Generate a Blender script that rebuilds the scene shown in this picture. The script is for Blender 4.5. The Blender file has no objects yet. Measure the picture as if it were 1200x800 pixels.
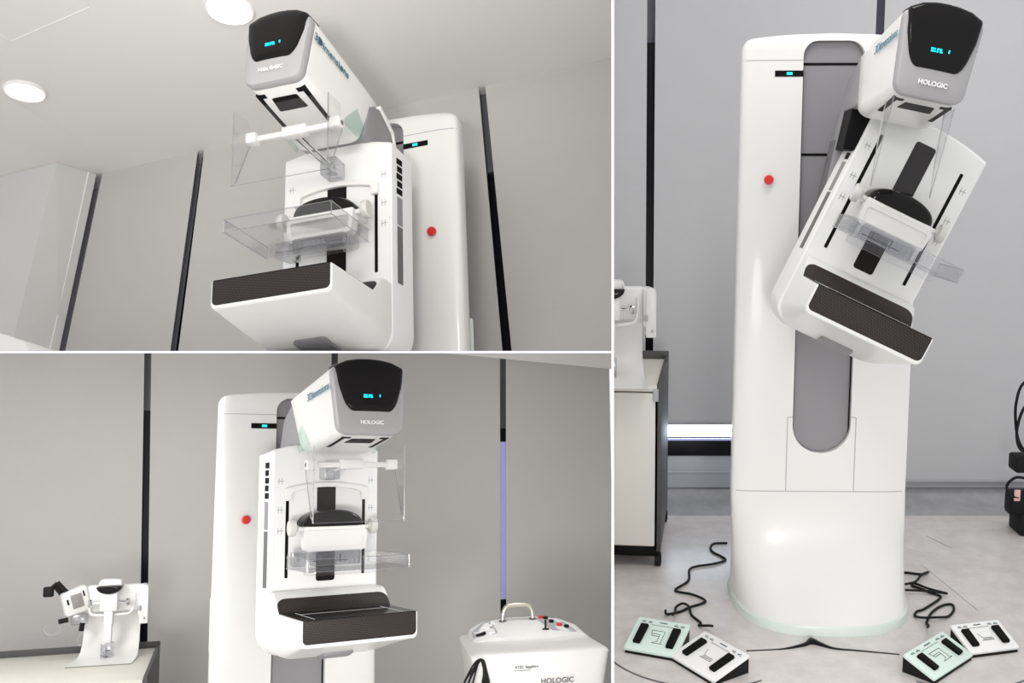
import bpy, bmesh, math, random
from mathutils import Matrix, Vector, Euler
random.seed(4)
S = bpy.context.scene
COL = S.collection
PI = math.pi
R = math.radians

# ------------------------------------------------------------------ materials
def mat(name, col, rough=.5, metal=0., spec=.5, bump=0., bscale=80., var=0., vscale=6., emis=None, estr=1., coat=0.):
    m = bpy.data.materials.new(name); m.use_nodes = True
    nt = m.node_tree; N = nt.nodes; L = nt.links
    b = N['Principled BSDF']
    b.inputs['Base Color'].default_value = (*col, 1)
    b.inputs['Roughness'].default_value = rough
    b.inputs['Metallic'].default_value = metal
    b.inputs['Specular IOR Level'].default_value = spec
    b.inputs['Coat Weight'].default_value = coat
    tc = N.new('ShaderNodeTexCoord')
    if var > 0:
        nz = N.new('ShaderNodeTexNoise'); nz.inputs['Scale'].default_value = vscale; nz.inputs['Detail'].default_value = 6
        L.new(tc.outputs['Object'], nz.inputs['Vector'])
        mx = N.new('ShaderNodeMix'); mx.data_type = 'RGBA'
        mx.inputs[6].default_value = (*[c * (1 - var) for c in col], 1)
        mx.inputs[7].default_value = (*[min(1, c * (1 + var)) for c in col], 1)
        L.new(nz.outputs['Fac'], mx.inputs[0]); L.new(mx.outputs[2], b.inputs['Base Color'])
    if bump > 0:
        n2 = N.new('ShaderNodeTexNoise'); n2.inputs['Scale'].default_value = bscale; n2.inputs['Detail'].default_value = 3
        L.new(tc.outputs['Object'], n2.inputs['Vector'])
        bp = N.new('ShaderNodeBump'); bp.inputs['Strength'].default_value = bump; bp.inputs['Distance'].default_value = .002
        L.new(n2.outputs['Fac'], bp.inputs['Height']); L.new(bp.outputs['Normal'], b.inputs['Normal'])
    if emis:
        b.inputs['Emission Color'].default_value = (*emis, 1); b.inputs['Emission Strength'].default_value = estr
    return m

def clear(name, tint=(1, 1, 1), gloss=.12, rough=.03):
    m = bpy.data.materials.new(name); m.use_nodes = True
    nt = m.node_tree; N = nt.nodes; L = nt.links
    for n in list(N): N.remove(n)
    o = N.new('ShaderNodeOutputMaterial'); t = N.new('ShaderNodeBsdfTransparent'); t.inputs[0].default_value = (*tint, 1)
    g = N.new('ShaderNodeBsdfGlossy'); g.inputs['Roughness'].default_value = rough
    lw = N.new('ShaderNodeLayerWeight'); lw.inputs['Blend'].default_value = .25
    mr = N.new('ShaderNodeMapRange'); mr.inputs[3].default_value = gloss * .45; mr.inputs[4].default_value = min(1, gloss * 5)
    mx = N.new('ShaderNodeMixShader')
    L.new(lw.outputs['Facing'], mr.inputs[0]); L.new(mr.outputs[0], mx.inputs[0])
    L.new(t.outputs[0], mx.inputs[1]); L.new(g.outputs[0], mx.inputs[2]); L.new(mx.outputs[0], o.inputs[0])
    return m

M = {
 'white': mat('white_enamel', (.775, .77, .745), .32, coat=.15, var=.015),
 'white_paint': mat('white_moulding', (.79, .79, .775), .4, var=.015),
 'rim': mat('pale_green_rim', (.70, .78, .72), .35),
 'bezel': mat('silver_grey_plastic', (.37, .362, .365), .34, bump=.15, bscale=900),
 'grey': mat('mid_grey_plastic', (.25, .245, .255), .5, bump=.1, bscale=500, var=.04),
 'dgrey': mat('dark_grey_plastic', (.12, .115, .118), .5, bump=.25, bscale=300),
 'lgrey': mat('light_grey_plastic', (.42, .42, .44), .5),
 'black': mat('black_plastic', (.005, .005, .005), .5, spec=.08),
 'gloss': mat('gloss_black', (.006, .005, .005), .05, spec=.2),
 'smoke': mat('smoked_cover', (.010, .009, .009), .1, spec=.18),
 'red': mat('red_plastic', (.65, .02, .02), .3),
 'teal': mat('teal_led', (.02, .5, .45), .4, emis=(.0, .85, .75), estr=1.5),
 'cyan': mat('cyan_readout', (.0, .3, .4), .4, emis=(.0, .75, .95), estr=2.2),
 'ink': mat('blue_grey_ink', (.10, .22, .30), .5),
 'greyink': mat('grey_ink', (.42, .42, .42), .5),
 'dkink': mat('dark_ink', (.08, .08, .085), .5),
 'whiteink': mat('white_ink', (.92, .92, .92), .4),
 'clear': clear('clear_acrylic', (.985, .985, .985), .035),
 'clearedge': clear('acrylic_edge', (.80, .81, .83), .30, .25),
 'clearpad': clear('clear_tray', (.955, .955, .962), .07),
 'greenglass': clear('green_tint_acrylic', (.91, .96, .94), .05),
 'knob': mat('ivory_knob', (.62, .61, .57), .3),
 'beige': mat('beige_laminate', (.70, .68, .61), .45, var=.02, vscale=20),
 'beigefront': mat('beige_front', (.72, .70, .645), .5),
 'edge': mat('charcoal_edge', (.06, .06, .06), .5, var=.2, vscale=30),
 'side': mat('charcoal_side', (.10, .10, .11), .45),
 'steel': mat('polished_steel', (.62, .58, .50), .2, metal=1.),
 'chrome': mat('chrome', (.75, .75, .75), .15, metal=1.),
 'rubber': mat('black_rubber', (.009, .009, .009), .6, spec=.2),
 'mint': mat('mint_plastic', (.68, .82, .75), .4),
 'padwhite': mat('white_plastic', (.85, .85, .84), .4),
 'screen': mat('grey_screen', (.28, .27, .26), .3),
 'lamp': mat('lamp_diffuser', (1, 1, 1), .4, emis=(1, 1, .99), estr=3.),
 'window': mat('window_dark', (.006, .006, .009), .4, spec=.2),
 'mullion': mat('lavender_mullion', (.22, .22, .28), .4),
 'mullion_lit': mat('lavender_backlit', (.50, .49, .78), .4, emis=(.42, .42, .85), estr=.3),  # backlight put in as the strip's own lavender glow
 'mullion_dk': mat('grey_mullion', (.13, .13, .14), .4),
 'panelblack': mat('brown_black_panel', (.009, .006, .0055), .4, spec=.15),
 'pane': mat('daylit_pane', (.8, .85, .95), .3, emis=(.72, .85, 1.), estr=6.),
 'pillar': mat('pale_grey_laminate', (.62, .62, .60), .35),
 'skirt': mat('pale_skirting', (.48, .50, .55), .35, var=.05),
 'ceil': mat('ceiling_white', (.76, .74, .715), .75, var=.02, vscale=3),
 'partition': mat('partition_white', (.95, .95, .95), .6),
 'pinkplastic': mat('pink_plug', (.75, .45, .45), .4),
}

# woven blind fabric
def fabric(name, col):
    m = mat(name, col, .85, spec=.2, var=.035, vscale=2.2)
    nt = m.node_tree; N = nt.nodes; L = nt.links
    tc = [n for n in N if n.type == 'TEX_COORD'][0]
    n2 = N.new('ShaderNodeTexNoise'); n2.inputs['Scale'].default_value = 130; n2.inputs['Detail'].default_value = 4
    L.new(tc.outputs['Object'], n2.inputs['Vector'])
    bp = N.new('ShaderNodeBump'); bp.inputs['Strength'].default_value = .35; bp.inputs['Distance'].default_value = .002
    L.new(n2.outputs['Fac'], bp.inputs['Height']); L.new(bp.outputs['Normal'], N['Principled BSDF'].inputs['Normal'])
    return m
M['blind'] = fabric('grey_blind_fabric', (.52, .52, .53))
M['blind_warm'] = fabric('warm_grey_blind_fabric', (.52, .51, .49))

# carbon weave
def carbon():
    m = mat('carbon_weave', (.03, .024, .021), .5, spec=.2)
    nt = m.node_tree; N = nt.nodes; L = nt.links
    tc = N.new('ShaderNodeTexCoord'); ck = N.new('ShaderNodeTexChecker'); ck.inputs['Scale'].default_value = 260
    ck.inputs[1].default_value = (.050, .041, .037, 1); ck.inputs[2].default_value = (.018, .014, .012, 1)
    mp = N.new('ShaderNodeMapping'); mp.inputs['Rotation'].default_value = (R(33), R(45), R(20))
    L.new(tc.outputs['Object'], mp.inputs[0]); L.new(mp.outputs[0], ck.inputs[0])
    L.new(ck.outputs[0], N['Principled BSDF'].inputs['Base Color'])
    return m
M['carbon'] = carbon()

# vinyl floor: pale, mottled, satin
def vinyl(name, c1, c2, rough):
    m = bpy.data.materials.new(name); m.use_nodes = True
    nt = m.node_tree; N = nt.nodes; L = nt.links; b = N['Principled BSDF']
    tc = N.new('ShaderNodeTexCoord')
    n1 = N.new('ShaderNodeTexNoise'); n1.inputs['Scale'].default_value = 9; n1.inputs['Detail'].default_value = 9; n1.inputs['Roughness'].default_value = .7
    cr = N.new('ShaderNodeValToRGB'); cr.color_ramp.elements[0].position = .35; cr.color_ramp.elements[1].position = .68
    cr.color_ramp.elements[0].color = (*c1, 1); cr.color_ramp.elements[1].color = (*c2, 1)
    L.new(tc.outputs['Object'], n1.inputs['Vector']); L.new(n1.outputs['Fac'], cr.inputs[0]); L.new(cr.outputs[0], b.inputs['Base Color'])
    b.inputs['Roughness'].default_value = rough
    n2 = N.new('ShaderNodeTexNoise'); n2.inputs['Scale'].default_value = 25
    bp = N.new('ShaderNodeBump'); bp.inputs['Strength'].default_value = .08; bp.inputs['Distance'].default_value = .003
    L.new(tc.outputs['Object'], n2.inputs['Vector']); L.new(n2.outputs['Fac'], bp.inputs['Height']); L.new(bp.outputs[0], b.inputs['Normal'])
    return m
M['floor'] = vinyl('pale_vinyl', (.60, .56, .535), (.74, .70, .675), .25)
M['cove'] = vinyl('vinyl_upstand', (.33, .33, .34), (.46, .46, .47), .35)

# ------------------------------------------------------------------ mesh helpers
def finish(name, bm, m, parent=None, ang=32, loc=None, rot=None, mw=None):
    bmesh.ops.recalc_face_normals(bm, faces=bm.faces)
    me = bpy.data.meshes.new(name); bm.to_mesh(me); bm.free()
    return link(name, me, m, parent, ang, loc, rot, mw)

def link(name, me, m, parent=None, ang=32, loc=None, rot=None, mw=None):
    me.materials.clear(); me.materials.append(M[m])
    for p in me.polygons: p.use_smooth = True
    me.set_sharp_from_angle(angle=R(ang))
    o = bpy.data.objects.new(name, me); COL.objects.link(o)
    if parent: o.parent = parent
    if mw is not None: o.matrix_basis = mw
    if loc is not None: o.location = loc
    if rot is not None: o.rotation_euler = rot
    return o

def tag(o, label, cat=None, group=None, kind=None):
    if label: o['label'] = label
    if cat: o['category'] = cat
    if group: o['group'] = group
    if kind: o['kind'] = kind
    return o

def thing(name, label, cat, mw, group=None):
    o = bpy.data.objects.new(name, None); COL.objects.link(o); o.empty_display_size = .1
    o.matrix_basis = mw
    return tag(o, label, cat, group)

def box(bm, x0, x1, y0, y1, z0, z1, bev=0., seg=2, mw=None):
    t = bmesh.new()
    v = [t.verts.new((x, y, z)) for x in (x0, x1) for y in (y0, y1) for z in (z0, z1)]
    for f in ((0,1,3,2),(4,6,7,5),(0,4,5,1),(2,3,7,6),(0,2,6,4),(1,5,7,3)): t.faces.new([v[i] for i in f])
    bmesh.ops.recalc_face_normals(t, faces=t.faces)
    if bev: bmesh.ops.bevel(t, geom=t.edges[:], offset=bev, segments=seg, profile=.5, affect='EDGES')
    merge(bm, t, mw)

def merge(bm, t, mw=None):
    if mw is not None: t.transform(mw)
    me = bpy.data.meshes.new('tmp'); t.to_mesh(me); t.free(); bm.from_mesh(me); bpy.data.meshes.remove(me)

def rpoly(pts, radii, n=6):
    """polygon with rounded corners"""
    out = []; k = len(pts)
    for i in range(k):
        p = Vector(pts[i]); a = Vector(pts[i-1]) - p; b = Vector(pts[(i+1) % k]) - p
        r = radii[i] if isinstance(radii, (list, tuple)) else radii
        if r <= 0: out.append(p); continue
        la, lb = a.length, b.length; a.normalize(); b.normalize()
        half = a.angle(b) / 2
        if half > 1.55: out.append(p); continue
        d = min(r / math.tan(half), la * .49, lb * .49); rr = d * math.tan(half)
        c = p + (a + b).normalized() * (rr / math.sin(half))
        s = p + a * d - c; e = p + b * d - c
        tot = s.angle(e); ax = s.x * e.y - s.y * e.x
        for j in range(n + 1):
            t = tot * j / n * (1 if ax > 0 else -1)
            out.append(c + Vector((s.x * math.cos(t) - s.y * math.sin(t), s.x * math.sin(t) + s.y * math.cos(t))))
    return [(q.x, q.y) for q in out]

def loft(bm, rings, close=True, cap0=True, cap1=True):
    vs = [[bm.verts.new(p) for p in r] for r in rings]
    n = len(vs[0])
    for a, b in zip(vs, vs[1:]):
        for i in range(n if close else n - 1):
            j = (i + 1) % n
            bm.faces.new((a[i], a[j], b[j], b[i]))
    if cap0: bm.faces.new(vs[0][::-1])
    if cap1: bm.faces.new(vs[-1])

def prism(bm, poly, axis, a, b, bev=0., mw=None, seg=2):
    """extrude a 2D polygon along an axis. axis y: poly=(x,z); x: poly=(y,z); z: poly=(x,y)"""
    t = bmesh.new()
    f = {'y': lambda p, d: (p[0], d, p[1]), 'x': lambda p, d: (d, p[0], p[1]), 'z': lambda p, d: (p[0], p[1], d)}[axis]
    loft(t, [[f(p, a) for p in poly], [f(p, b) for p in poly]])
    bmesh.ops.recalc_face_normals(t, faces=t.faces)
    if bev:
        caps = [fc for fc in t.faces if len(fc.verts) == len(poly) and len(poly) > 4 or len(poly) == 4]
        ed = set()
        for fc in caps:
            d = [('xyz'.index(axis), v.co['xyz'.index(axis)]) for v in fc.verts]
            if max(q[1] for q in d) - min(q[1] for q in d) < 1e-6: ed.update(fc.edges)
        bmesh.ops.bevel(t, geom=list(ed), offset=bev, segments=seg, profile=.5, affect='EDGES')
    merge(bm, t, mw)

def smooth_path(pts, n=8):
    P = [Vector(p) for p in pts]; out = []
    for i in range(len(P) - 1):
        p0 = P[max(i-1, 0)]; p1 = P[i]; p2 = P[i+1]; p3 = P[min(i+2, len(P)-1)]
        for k in range(n):
            t = k / n
            out.append(.5 * ((2*p1) + (-p0+p2)*t + (2*p0-5*p1+4*p2-p3)*t*t + (-p0+3*p1-3*p2+p3)*t**3))
    out.append(P[-1]); return out

def tube(bm, pts, r, n=10, smooth=0):
    P = smooth_path(pts, smooth) if smooth else [Vector(p) for p in pts]
    rings = []; up = Vector((.13, .31, .94)).normalized()
    for i, p in enumerate(P):
        d = (P[min(i+1, len(P)-1)] - P[max(i-1, 0)]).normalized()
        a = d.cross(up)
        if a.length < 1e-4: a = d.orthogonal()
        a.normalize(); up = a.cross(d).normalized()
        rr = r[i] if isinstance(r, list) else r
        rings.append([p + (a * math.cos(2*PI*k/n) + up * math.sin(2*PI*k/n)) * rr for k in range(n)])
    loft(bm, rings)

def lathe(bm, prof, axis='z', c=(0, 0, 0), n=28):
    """prof: list of (radius, along)"""
    rings = []
    for r, h in prof:
        ring = []
        for k in range(n):
            a = 2*PI*k/n; u, v = r*math.cos(a), r*math.sin(a)
            ring.append({'z': (u, v, h), 'y': (u, h, v), 'x': (h, u, v)}[axis])
        rings.append([Vector(q) + Vector(c) for q in ring])
    loft(bm, rings)

def arch_pts(x, z, h, n=9):
    return [(x * math.cos(PI * i / (n - 1)) if False else x - 2 * x * i / (n - 1), z + h * (1 - (1 - 2 * i / (n - 1)) ** 2)) for i in range(n)]

def text_obj(name, s, size, m, parent, mw, extrude=.0006, align='CENTER', bold=0., space=1.):
    c = bpy.data.curves.new('txt', 'FONT'); c.body = s; c.size = size; c.extrude = extrude; c.align_x = align; c.align_y = 'CENTER'
    c.offset = bold; c.space_character = space; c.resolution_u = 3
    o = bpy.data.objects.new('txt', c); COL.objects.link(o)
    dg = bpy.context.evaluated_depsgraph_get(); dg.update()
    me = bpy.data.meshes.new_from_object(o.evaluated_get(dg)); me.name = name
    bpy.data.objects.remove(o); bpy.data.curves.remove(c)
    return link(name, me, m, parent, mw=mw)

def frame_mat(o, xd, zd):
    """matrix whose X runs along xd, whose Y (text up) is zd made perpendicular"""
    X = Vector(xd).normalized(); Y = (Vector(zd) - Vector(zd).dot(X) * X).normalized(); Z = X.cross(Y)
    m = Matrix((X, Y, Z)).transposed().to_4x4(); m.translation = Vector(o); return m

def rotm(p, r, y):   # yaw first, then pitch, then roll
    return Matrix.Rotation(r, 3, 'Y') @ Matrix.Rotation(p, 3, 'X') @ Matrix.Rotation(y, 3, 'Z')

def clip(o, co, no):
    """trim a mesh at a plane, keeping the side the normal points to"""
    mw = world(o); inv = mw.inverted()
    c = inv @ Vector(co); n = (mw.to_3x3().transposed() @ Vector(no)).normalized()
    bm = bmesh.new(); bm.from_mesh(o.data)
    res = bmesh.ops.bisect_plane(bm, geom=bm.verts[:] + bm.edges[:] + bm.faces[:], dist=1e-6, plane_co=c, plane_no=n, clear_inner=True)
    ed = [e for e in bm.edges if e.is_boundary]
    if ed: bmesh.ops.holes_fill(bm, edges=ed, sides=0)
    k = len(bm.faces); bm.to_mesh(o.data); bm.free()
    o.data.set_sharp_from_angle(angle=R(32))
    return k
def world(o):
    return (world(o.parent) if o.parent else Matrix()) @ o.matrix_basis
def tree(o):
    out = [o]
    for c in o.children: out += tree(c)
    return out
def clip_tree(root, co, no):
    for o in tree(root)[::-1]:
        if o.type == 'MESH' and clip(o, co, no) == 0: bpy.data.objects.remove(o)

# ------------------------------------------------------------------ the camera and the three bays
F = 1200.; CX = 718.; CY = 412.
PITCH = .16526
CW = Matrix.Rotation(-PITCH, 4, 'X')                       # camera axes (x right, y forward, z up) -> world
rt = Vector((.7172, 3.6246, -.90862))
ZC = -(CW.to_3x3() @ rt).z                                  # eye height above the right bay's floor
CW = Matrix.Translation((0, 0, ZC)) @ CW
EYE = Vector((0, 0, ZC))
cam = bpy.data.cameras.new('camera'); camo = bpy.data.objects.new('camera', cam); COL.objects.link(camo)
cam.sensor_width = 36; cam.lens = 36 * F / 1200; cam.shift_x = (600 - CX) / 1200; cam.shift_y = (CY - 400) / 1200
cam.clip_start = .05
camo.matrix_world = CW @ Matrix(((1, 0, 0, 0), (0, 0, -1, 0), (0, 1, 0, 0), (0, 0, 0, 1)))
S.camera = camo

def place(p, r, y, t):
    m = rotm(p, r, y).to_4x4(); m.translation = Vector(t); return CW @ m
MR = place(PITCH, 0., -.02083, (.7172, 3.6246, -.90862))
ML = place(-.13137, -.02001, .59103, (-1.12891, 3.61411, -2.10112))
MU = place(-.28505, -.07059, -.22389, (-.70086, 3.07471, -1.05743))
def ray(u, v):
    return (CW.to_3x3() @ Vector(((u - CX) / F, 1, -(v - CY) / F)))
def at(m, u, v, axis, val):
    """point on the plane  axis=val  of a bay's own frame m, on the line of sight of a spot in the photo; in that frame"""
    inv = m.inverted(); o = inv @ EYE; d = inv.to_3x3() @ ray(u, v)
    return o + d * ((val - o[axis]) / d[axis])

# ------------------------------------------------------------------ the mammography machine
def col_dims(z):
    f = max(0., min(1., (.43 - z) / .40)); g = f ** 2.9
    hw = .304 - .009 * max(0, z - .43) / 1.45 + .004 * f ** 1.5
    return hw, .06 + .13 * g, .06 + .36 * g, 7.0 - 4.1 * min(1, f * 2.2)
def col_ring(z, ins=0., dy=0., n=44):
    hw, ys, D, p = col_dims(z); hw -= ins; D -= ins * .6; ys += dy
    pts = []
    for i in range(n + 1):
        a = PI - PI * i / n; c, s = math.cos(a), math.sin(a)
        pts.append((hw * math.copysign(abs(c) ** (2 / p), c), ys - D * abs(s) ** (2 / p), z))
    f = max(0., min(1., (.43 - z) / .40)); pts = [(x + .02 * f, y, z) for x, y, z in pts]
    bw = hw * .62
    back = .34 - ins
    pts += [(bw + .02, back - .03, z), (bw - .02, back, z), (-bw + .02, back, z), (-bw - .02, back - .03, z)]
    return pts
def col_front(x, z):
    hw, ys, D, p = col_dims(z); c = min(1, abs(x) / hw) ** (p / 2); s = math.sqrt(max(0, 1 - c * c)); return ys - D * s ** (2 / p)
def surf_strip(bm, path, w, lift=.0008):
    """a thin dark joint line that follows the column's front"""
    for (x0, z0), (x1, z1) in zip(path, path[1:]):
        d = Vector((x1 - x0, z1 - z0)); nn = Vector((-d.y, d.x)).normalized() * w / 2
        q = [(x0 - nn.x, z0 - nn.y), (x1 - nn.x, z1 - nn.y), (x1 + nn.x, z1 + nn.y), (x0 + nn.x, z0 + nn.y)]
        a = [bm.verts.new((x, col_front(x, z) - lift, z)) for x, z in q]; b = [bm.verts.new((x, col_front(x, z) + .004, z)) for x, z in q]
        bm.faces.new(a); bm.faces.new(b[::-1])
        for i in range(4): j = (i + 1) % 4; bm.faces.new((a[i], b[i], b[j], a[j]))
def lin(a, b, n): return [a + (b - a) * i / n for i in range(n + 1)]

CHANNEL = rpoly([(-.099, .567), (.099, .567), (.099, 1.94), (-.099, 1.94)], [.099, .099, .05, .05], 10)
def shrink(poly, d):
    cx = sum(p[0] for p in poly) / len(poly)
    return [(p[0] * (1 - d / .099), p[1] + (d if p[1] < 1. else -d)) for p in poly]

def machine(mw, label, pz, arm, tube_a, big, ptab, shield, zc, hx=0.):
    """big: tubehead width factor; ptab: half-width of the breast table; shield: 'framed' or 'rail'; zc: paddle carriage height"""
    root = thing('mammography_machine', label, 'x-ray machine', mw, 'mammography machines')
    # --- column
    bm = bmesh.new()
    zs = [.034, .05, .07, .095, .125, .16, .2, .25, .3, .36, .43, .8, 1.2, 1.6, 1.91]
    rings = [col_ring(z) for z in zs]
    for i in range(1, 8):
        a = PI / 2 * i / 7; rr = col_ring(1.91 + .034 * math.sin(a), .028 * (1 - math.cos(a)), 0)
        rings.append([(x, y, z + .020 * (1 - (x / .3) ** 2) * i / 7) for x, y, z in rr])
    loft(bm, rings)
    col = finish('column', bm, 'white', root, 40)
    bm = bmesh.new(); prism(bm, CHANNEL, 'y', -.15, .045); cut = finish('cut', bm, 'white')
    md = col.modifiers.new('b', 'BOOLEAN'); md.operation = 'DIFFERENCE'; md.object = cut; md.solver = 'EXACT'
    bpy.context.view_layer.update(); dg = bpy.context.evaluated_depsgraph_get()
    cut.matrix_basis = mw; bpy.context.view_layer.update(); dg.update()
    me = bpy.data.meshes.new_from_object(col.evaluated_get(dg)); col.modifiers.clear(); col.data = me
    for p in me.polygons: p.use_smooth = True
    me.set_sharp_from_angle(angle=R(40)); me.name = 'column'
    bpy.data.objects.remove(cut)
    bm = bmesh.new(); loft(bm, [[(x, y, 0.) for x, y, z in col_ring(.034, -.006)], [(x, y, .028) for x, y, z in col_ring(.034, -.006)], [(x, y, .035) for x, y, z in col_ring(.034, -.001)]])
    finish('base_rim', bm, 'rim', col)
    bm = bmesh.new()
    surf_strip(bm, [(x, .43) for x in lin(-.301, .301, 40)], .003)
    finish('panel_joint', bm, 'greyink', col)
    for s in (-1, 1):
        bm = bmesh.new()
        surf_strip(bm, [(s * .117, .432)] + [(s * .117, z) for z in lin(.46, .693, 5)] + [(s * .099, .694)], .003)
        finish('panel_joint', bm, 'greyink', col)
    for s in (-1, 1):
        bm = bmesh.new(); surf_strip(bm, [(s * x, 1.878) for x in lin(.099, .291, 20)], .0025); finish('cap_joint', bm, 'lgrey', col)
    for s in (-1, 1):
        bm = bmesh.new(); surf_strip(bm, [(s * x, 1.836) for x in lin(.099, .19, 6)], .019, .002); b = finish('status_bar', bm, 'black', col)
        bm = bmesh.new(); surf_strip(bm, [(s * x, 1.836) for x in lin(.134, .152, 2)], .008, .003)
        finish('status_light', bm, 'teal', col)
        y = col_front(.203, 1.496)
        bm = bmesh.new(); lathe(bm, [(.001, -.022), (.013, -.021), (.0155, -.017), (.0155, -.010), (.009, -.008), (.009, .004)], 'y', (s * .203, y, 1.496))
        eb = finish('emergency_button', bm, 'red', col)
        # grip slot in the column's side
        bm = bmesh.new(); e = rpoly([(-.008, -.1), (.008, -.1), (.008, .1), (-.008, .1)], .008)
        prism(bm, e, 'y', -.005, .005, .002, Matrix.Translation((s * .278, .13, 1.12)) @ Matrix.Rotation(s * R(68), 4, 'Z'))
        finish('side_grip', bm, 'rim', col)
    # --- lift channel
    bm = bmesh.new(); prism(bm, shrink(CHANNEL, .002), 'y', .024, .0445)
    ch = finish('lift_channel', bm, 'grey', root)
    bm = bmesh.new()
    for z in (1.868, 1.578): box(bm, -.097, .097, .022, .03, z - .004, z + .004)
    box(bm, -.0985, -.094, .02, .03, .62, 1.86); box(bm, .094, .0985, .02, .03, .62, 1.86)
    finish('channel_joint', bm, 'black', ch)
    # --- links
    MA = Matrix.Translation((0, 0, pz)) @ Matrix.Rotation(arm, 4, 'Y')
    MT = Matrix.Translation((0, 0, pz)) @ Matrix.Rotation(tube_a, 4, 'Y')
    bm = bmesh.new(); lathe(bm, [(.06, -.19), (.088, -.19), (.088, -.02), (.092, .0), (.092, .024)], 'y', (0, 0, pz), 40)
    finish('pivot_hub', bm, 'grey', root)
    # --- tube arm (grey, carries the tubehead)
    bm = bmesh.new()
    prof = rpoly([(-.155, -.10), (-.06, -.10), (-.06, .50), (-.135, .69), (-.225, .738), (-.298, .712), (-.332, .592), (-.155, .588)], [.03, .03, .08, .02, .01, .01, .01, .01], 5)
    prism(bm, prof, 'x', -.118, .118, .008)
    ta = finish('tube_arm', bm, 'grey', root, mw=MT)
    for s in (-1, 1):
        bm = bmesh.new(); box(bm, s * .1183 - .0012, s * .1183 + .0012, -.15, -.07, .12, .50, .001); finish('arm_side_cover', bm, 'dgrey', ta)
    bm = bmesh.new(); prism(bm, rpoly([(-.232, .738), (-.135, .690), (-.075, .538), (-.066, .545), (-.124, .704), (-.224, .752)], .006, 3), 'x', -.06, .121, .003); finish('arm_back_shell', bm, 'white', ta)
    bm = bmesh.new(); prism(bm, rpoly([(-.272, .600), (-.14, .600), (-.14, .47), (-.272, .47)], .008), 'x', -.112, .112, .003)
    finish('arm_neck_shade', bm, 'black', ta)  # black block standing in for the shadow between tubehead and arm
    # --- tubehead
    def hpt(s, zr):      # s 0 front..1 rear, zr 0 bottom..1 top corner -> y, z
        yf = -.641 + .031 * zr; yr = -.335 + .035 * min(1, zr / .8) + max(0, zr - .8) / .2 * .085
        zb = .608 - .046 * s ** .8; zt = .824 - .080 * s
        return yf + (yr - yf) * s, zb + (zt - zb) * zr
    MT = MT @ Matrix.Translation((hx, 0, 0))
    def hw_(s, zr): return ((.092 + .018 * min(1, s * 1.2)) + (.016 - .004 * s) * zr) * big
    OUT = []      # outline in (fraction of half width, zr)
    base = rpoly([(-.093, 0), (.093, 0), (.108, .216), (.07, .238), (.0, .248), (-.07, .238), (-.108, .216)], [.034, .034, .03, .08, .12, .08, .03], 6)
    for px, pzz in base:
        zr = pzz / .216; OUT.append((px / (.093 + .015 * zr), zr))
    def hring(s, inset=0., fwd=0.):
        r = []
        for fx, zr in OUT:
            cx, cz = 0., .5
            f2 = fx * (1 - inset * 10); z2 = cz + (zr - cz) * (1 - inset * 9.2)
            y, z = hpt(s, z2); r.append((hw_(s, min(1, max(0, z2))) * f2, y - fwd, z - max(0, z2 - 1) * .09 * s))
        return r
    bm = bmesh.new(); loft(bm, [hring(0.)] + [hring(s) for s in (.06, .2, .4, .6, .8, .94)] + [hring(.985, .004), hring(1., .012)])
    th = finish('tubehead', bm, 'white', root, 35, mw=MT)
    bm = bmesh.new(); bul = lambda r, k: [(x, y - k, z) for x, y, z in r]
    loft(bm, [hring(0., .002), hring(0., .0, .004), hring(0., 0., .024), hring(0., .003, .032), hring(0., .009, .036), hring(0., .03, .039), hring(0., .06, .041), hring(0., .085, .042)])
    fp = finish('face_panel', bm, 'bezel', th, 30)
    vis = rpoly([(-.72, .345), (.72, .345), (.90, .76), (.92, 1.04), (.6, 1.125), (.3, 1.155), (0, 1.165), (-.3, 1.155), (-.6, 1.125), (-.92, 1.04), (-.89, .75)], [.36, .36, .2, .05, .2, .2, .2, .2, .2, .05, .2], 8)
    def vring(fwd, k=0.):
        r = []
        for fx, zr in vis:
            z2 = zr - .0 ; y, z = hpt(0., .76 + (z2 - .76) * (1 - k)); r.append((hw_(0, min(1, z2)) * fx * (1 - k), y - fwd, z))
        return r
    bm = bmesh.new(); loft(bm, [vring(-.03), vring(.034), vring(.042, .03), vring(.046, .10), vring(.0485, .3), vring(.0495, .6), vring(.05, .85)])
    vz = finish('display_visor', bm, 'gloss', th, 50)
    # readout: two rows of short cyan dashes, a small digit block beside
    bm = bmesh.new()
    def dash(x, zr, w, h):
        y, z = hpt(0., zr); box(bm, x, x + w, y - .0502, y - .047, z, z + h)
    for i, w in enumerate((.006, .004, .008, .005)): dash(-.024 * big + i * .0078, .590, w, .004)
    for i, w in enumerate((.007, .005, .004, .007)): dash(-.024 * big + i * .0078, .562, w, .0035)
    dash(.022 * big, .575, .003, .008)
    tag(finish('readout', bm, 'cyan', th), None, kind='stuff')
    y, z = hpt(0., .19); y2, z2 = hpt(0, .4)
    text_obj('maker_lettering', 'HOLOGIC', .0172, 'whiteink', th, frame_mat((0, y - .0442, z), (1, 0, 0), (0, y2 - y, z2 - z)), .0016, bold=.0004)
    for s in (-1, 1):
        a = Vector((s * (hw_(.66, .78) + .0012), *hpt(.70, .80))); b = Vector((s * (hw_(.1, .78) + .0012), *hpt(.06, .66 if s < 0 else .80)))
        a = Vector((s * (hw_(.66, .78) + .0026), -.42, .738)); b = Vector((s * (hw_(.06, .8) + .0026), -.635, .771))
        d = (b - a) if s < 0 else (a - b)
        text_obj('model_lettering', '3Dimensions', .037, 'ink', th, frame_mat((a + b) / 2, d, (0, .05, 1)), .0006, bold=.0001)
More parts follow.
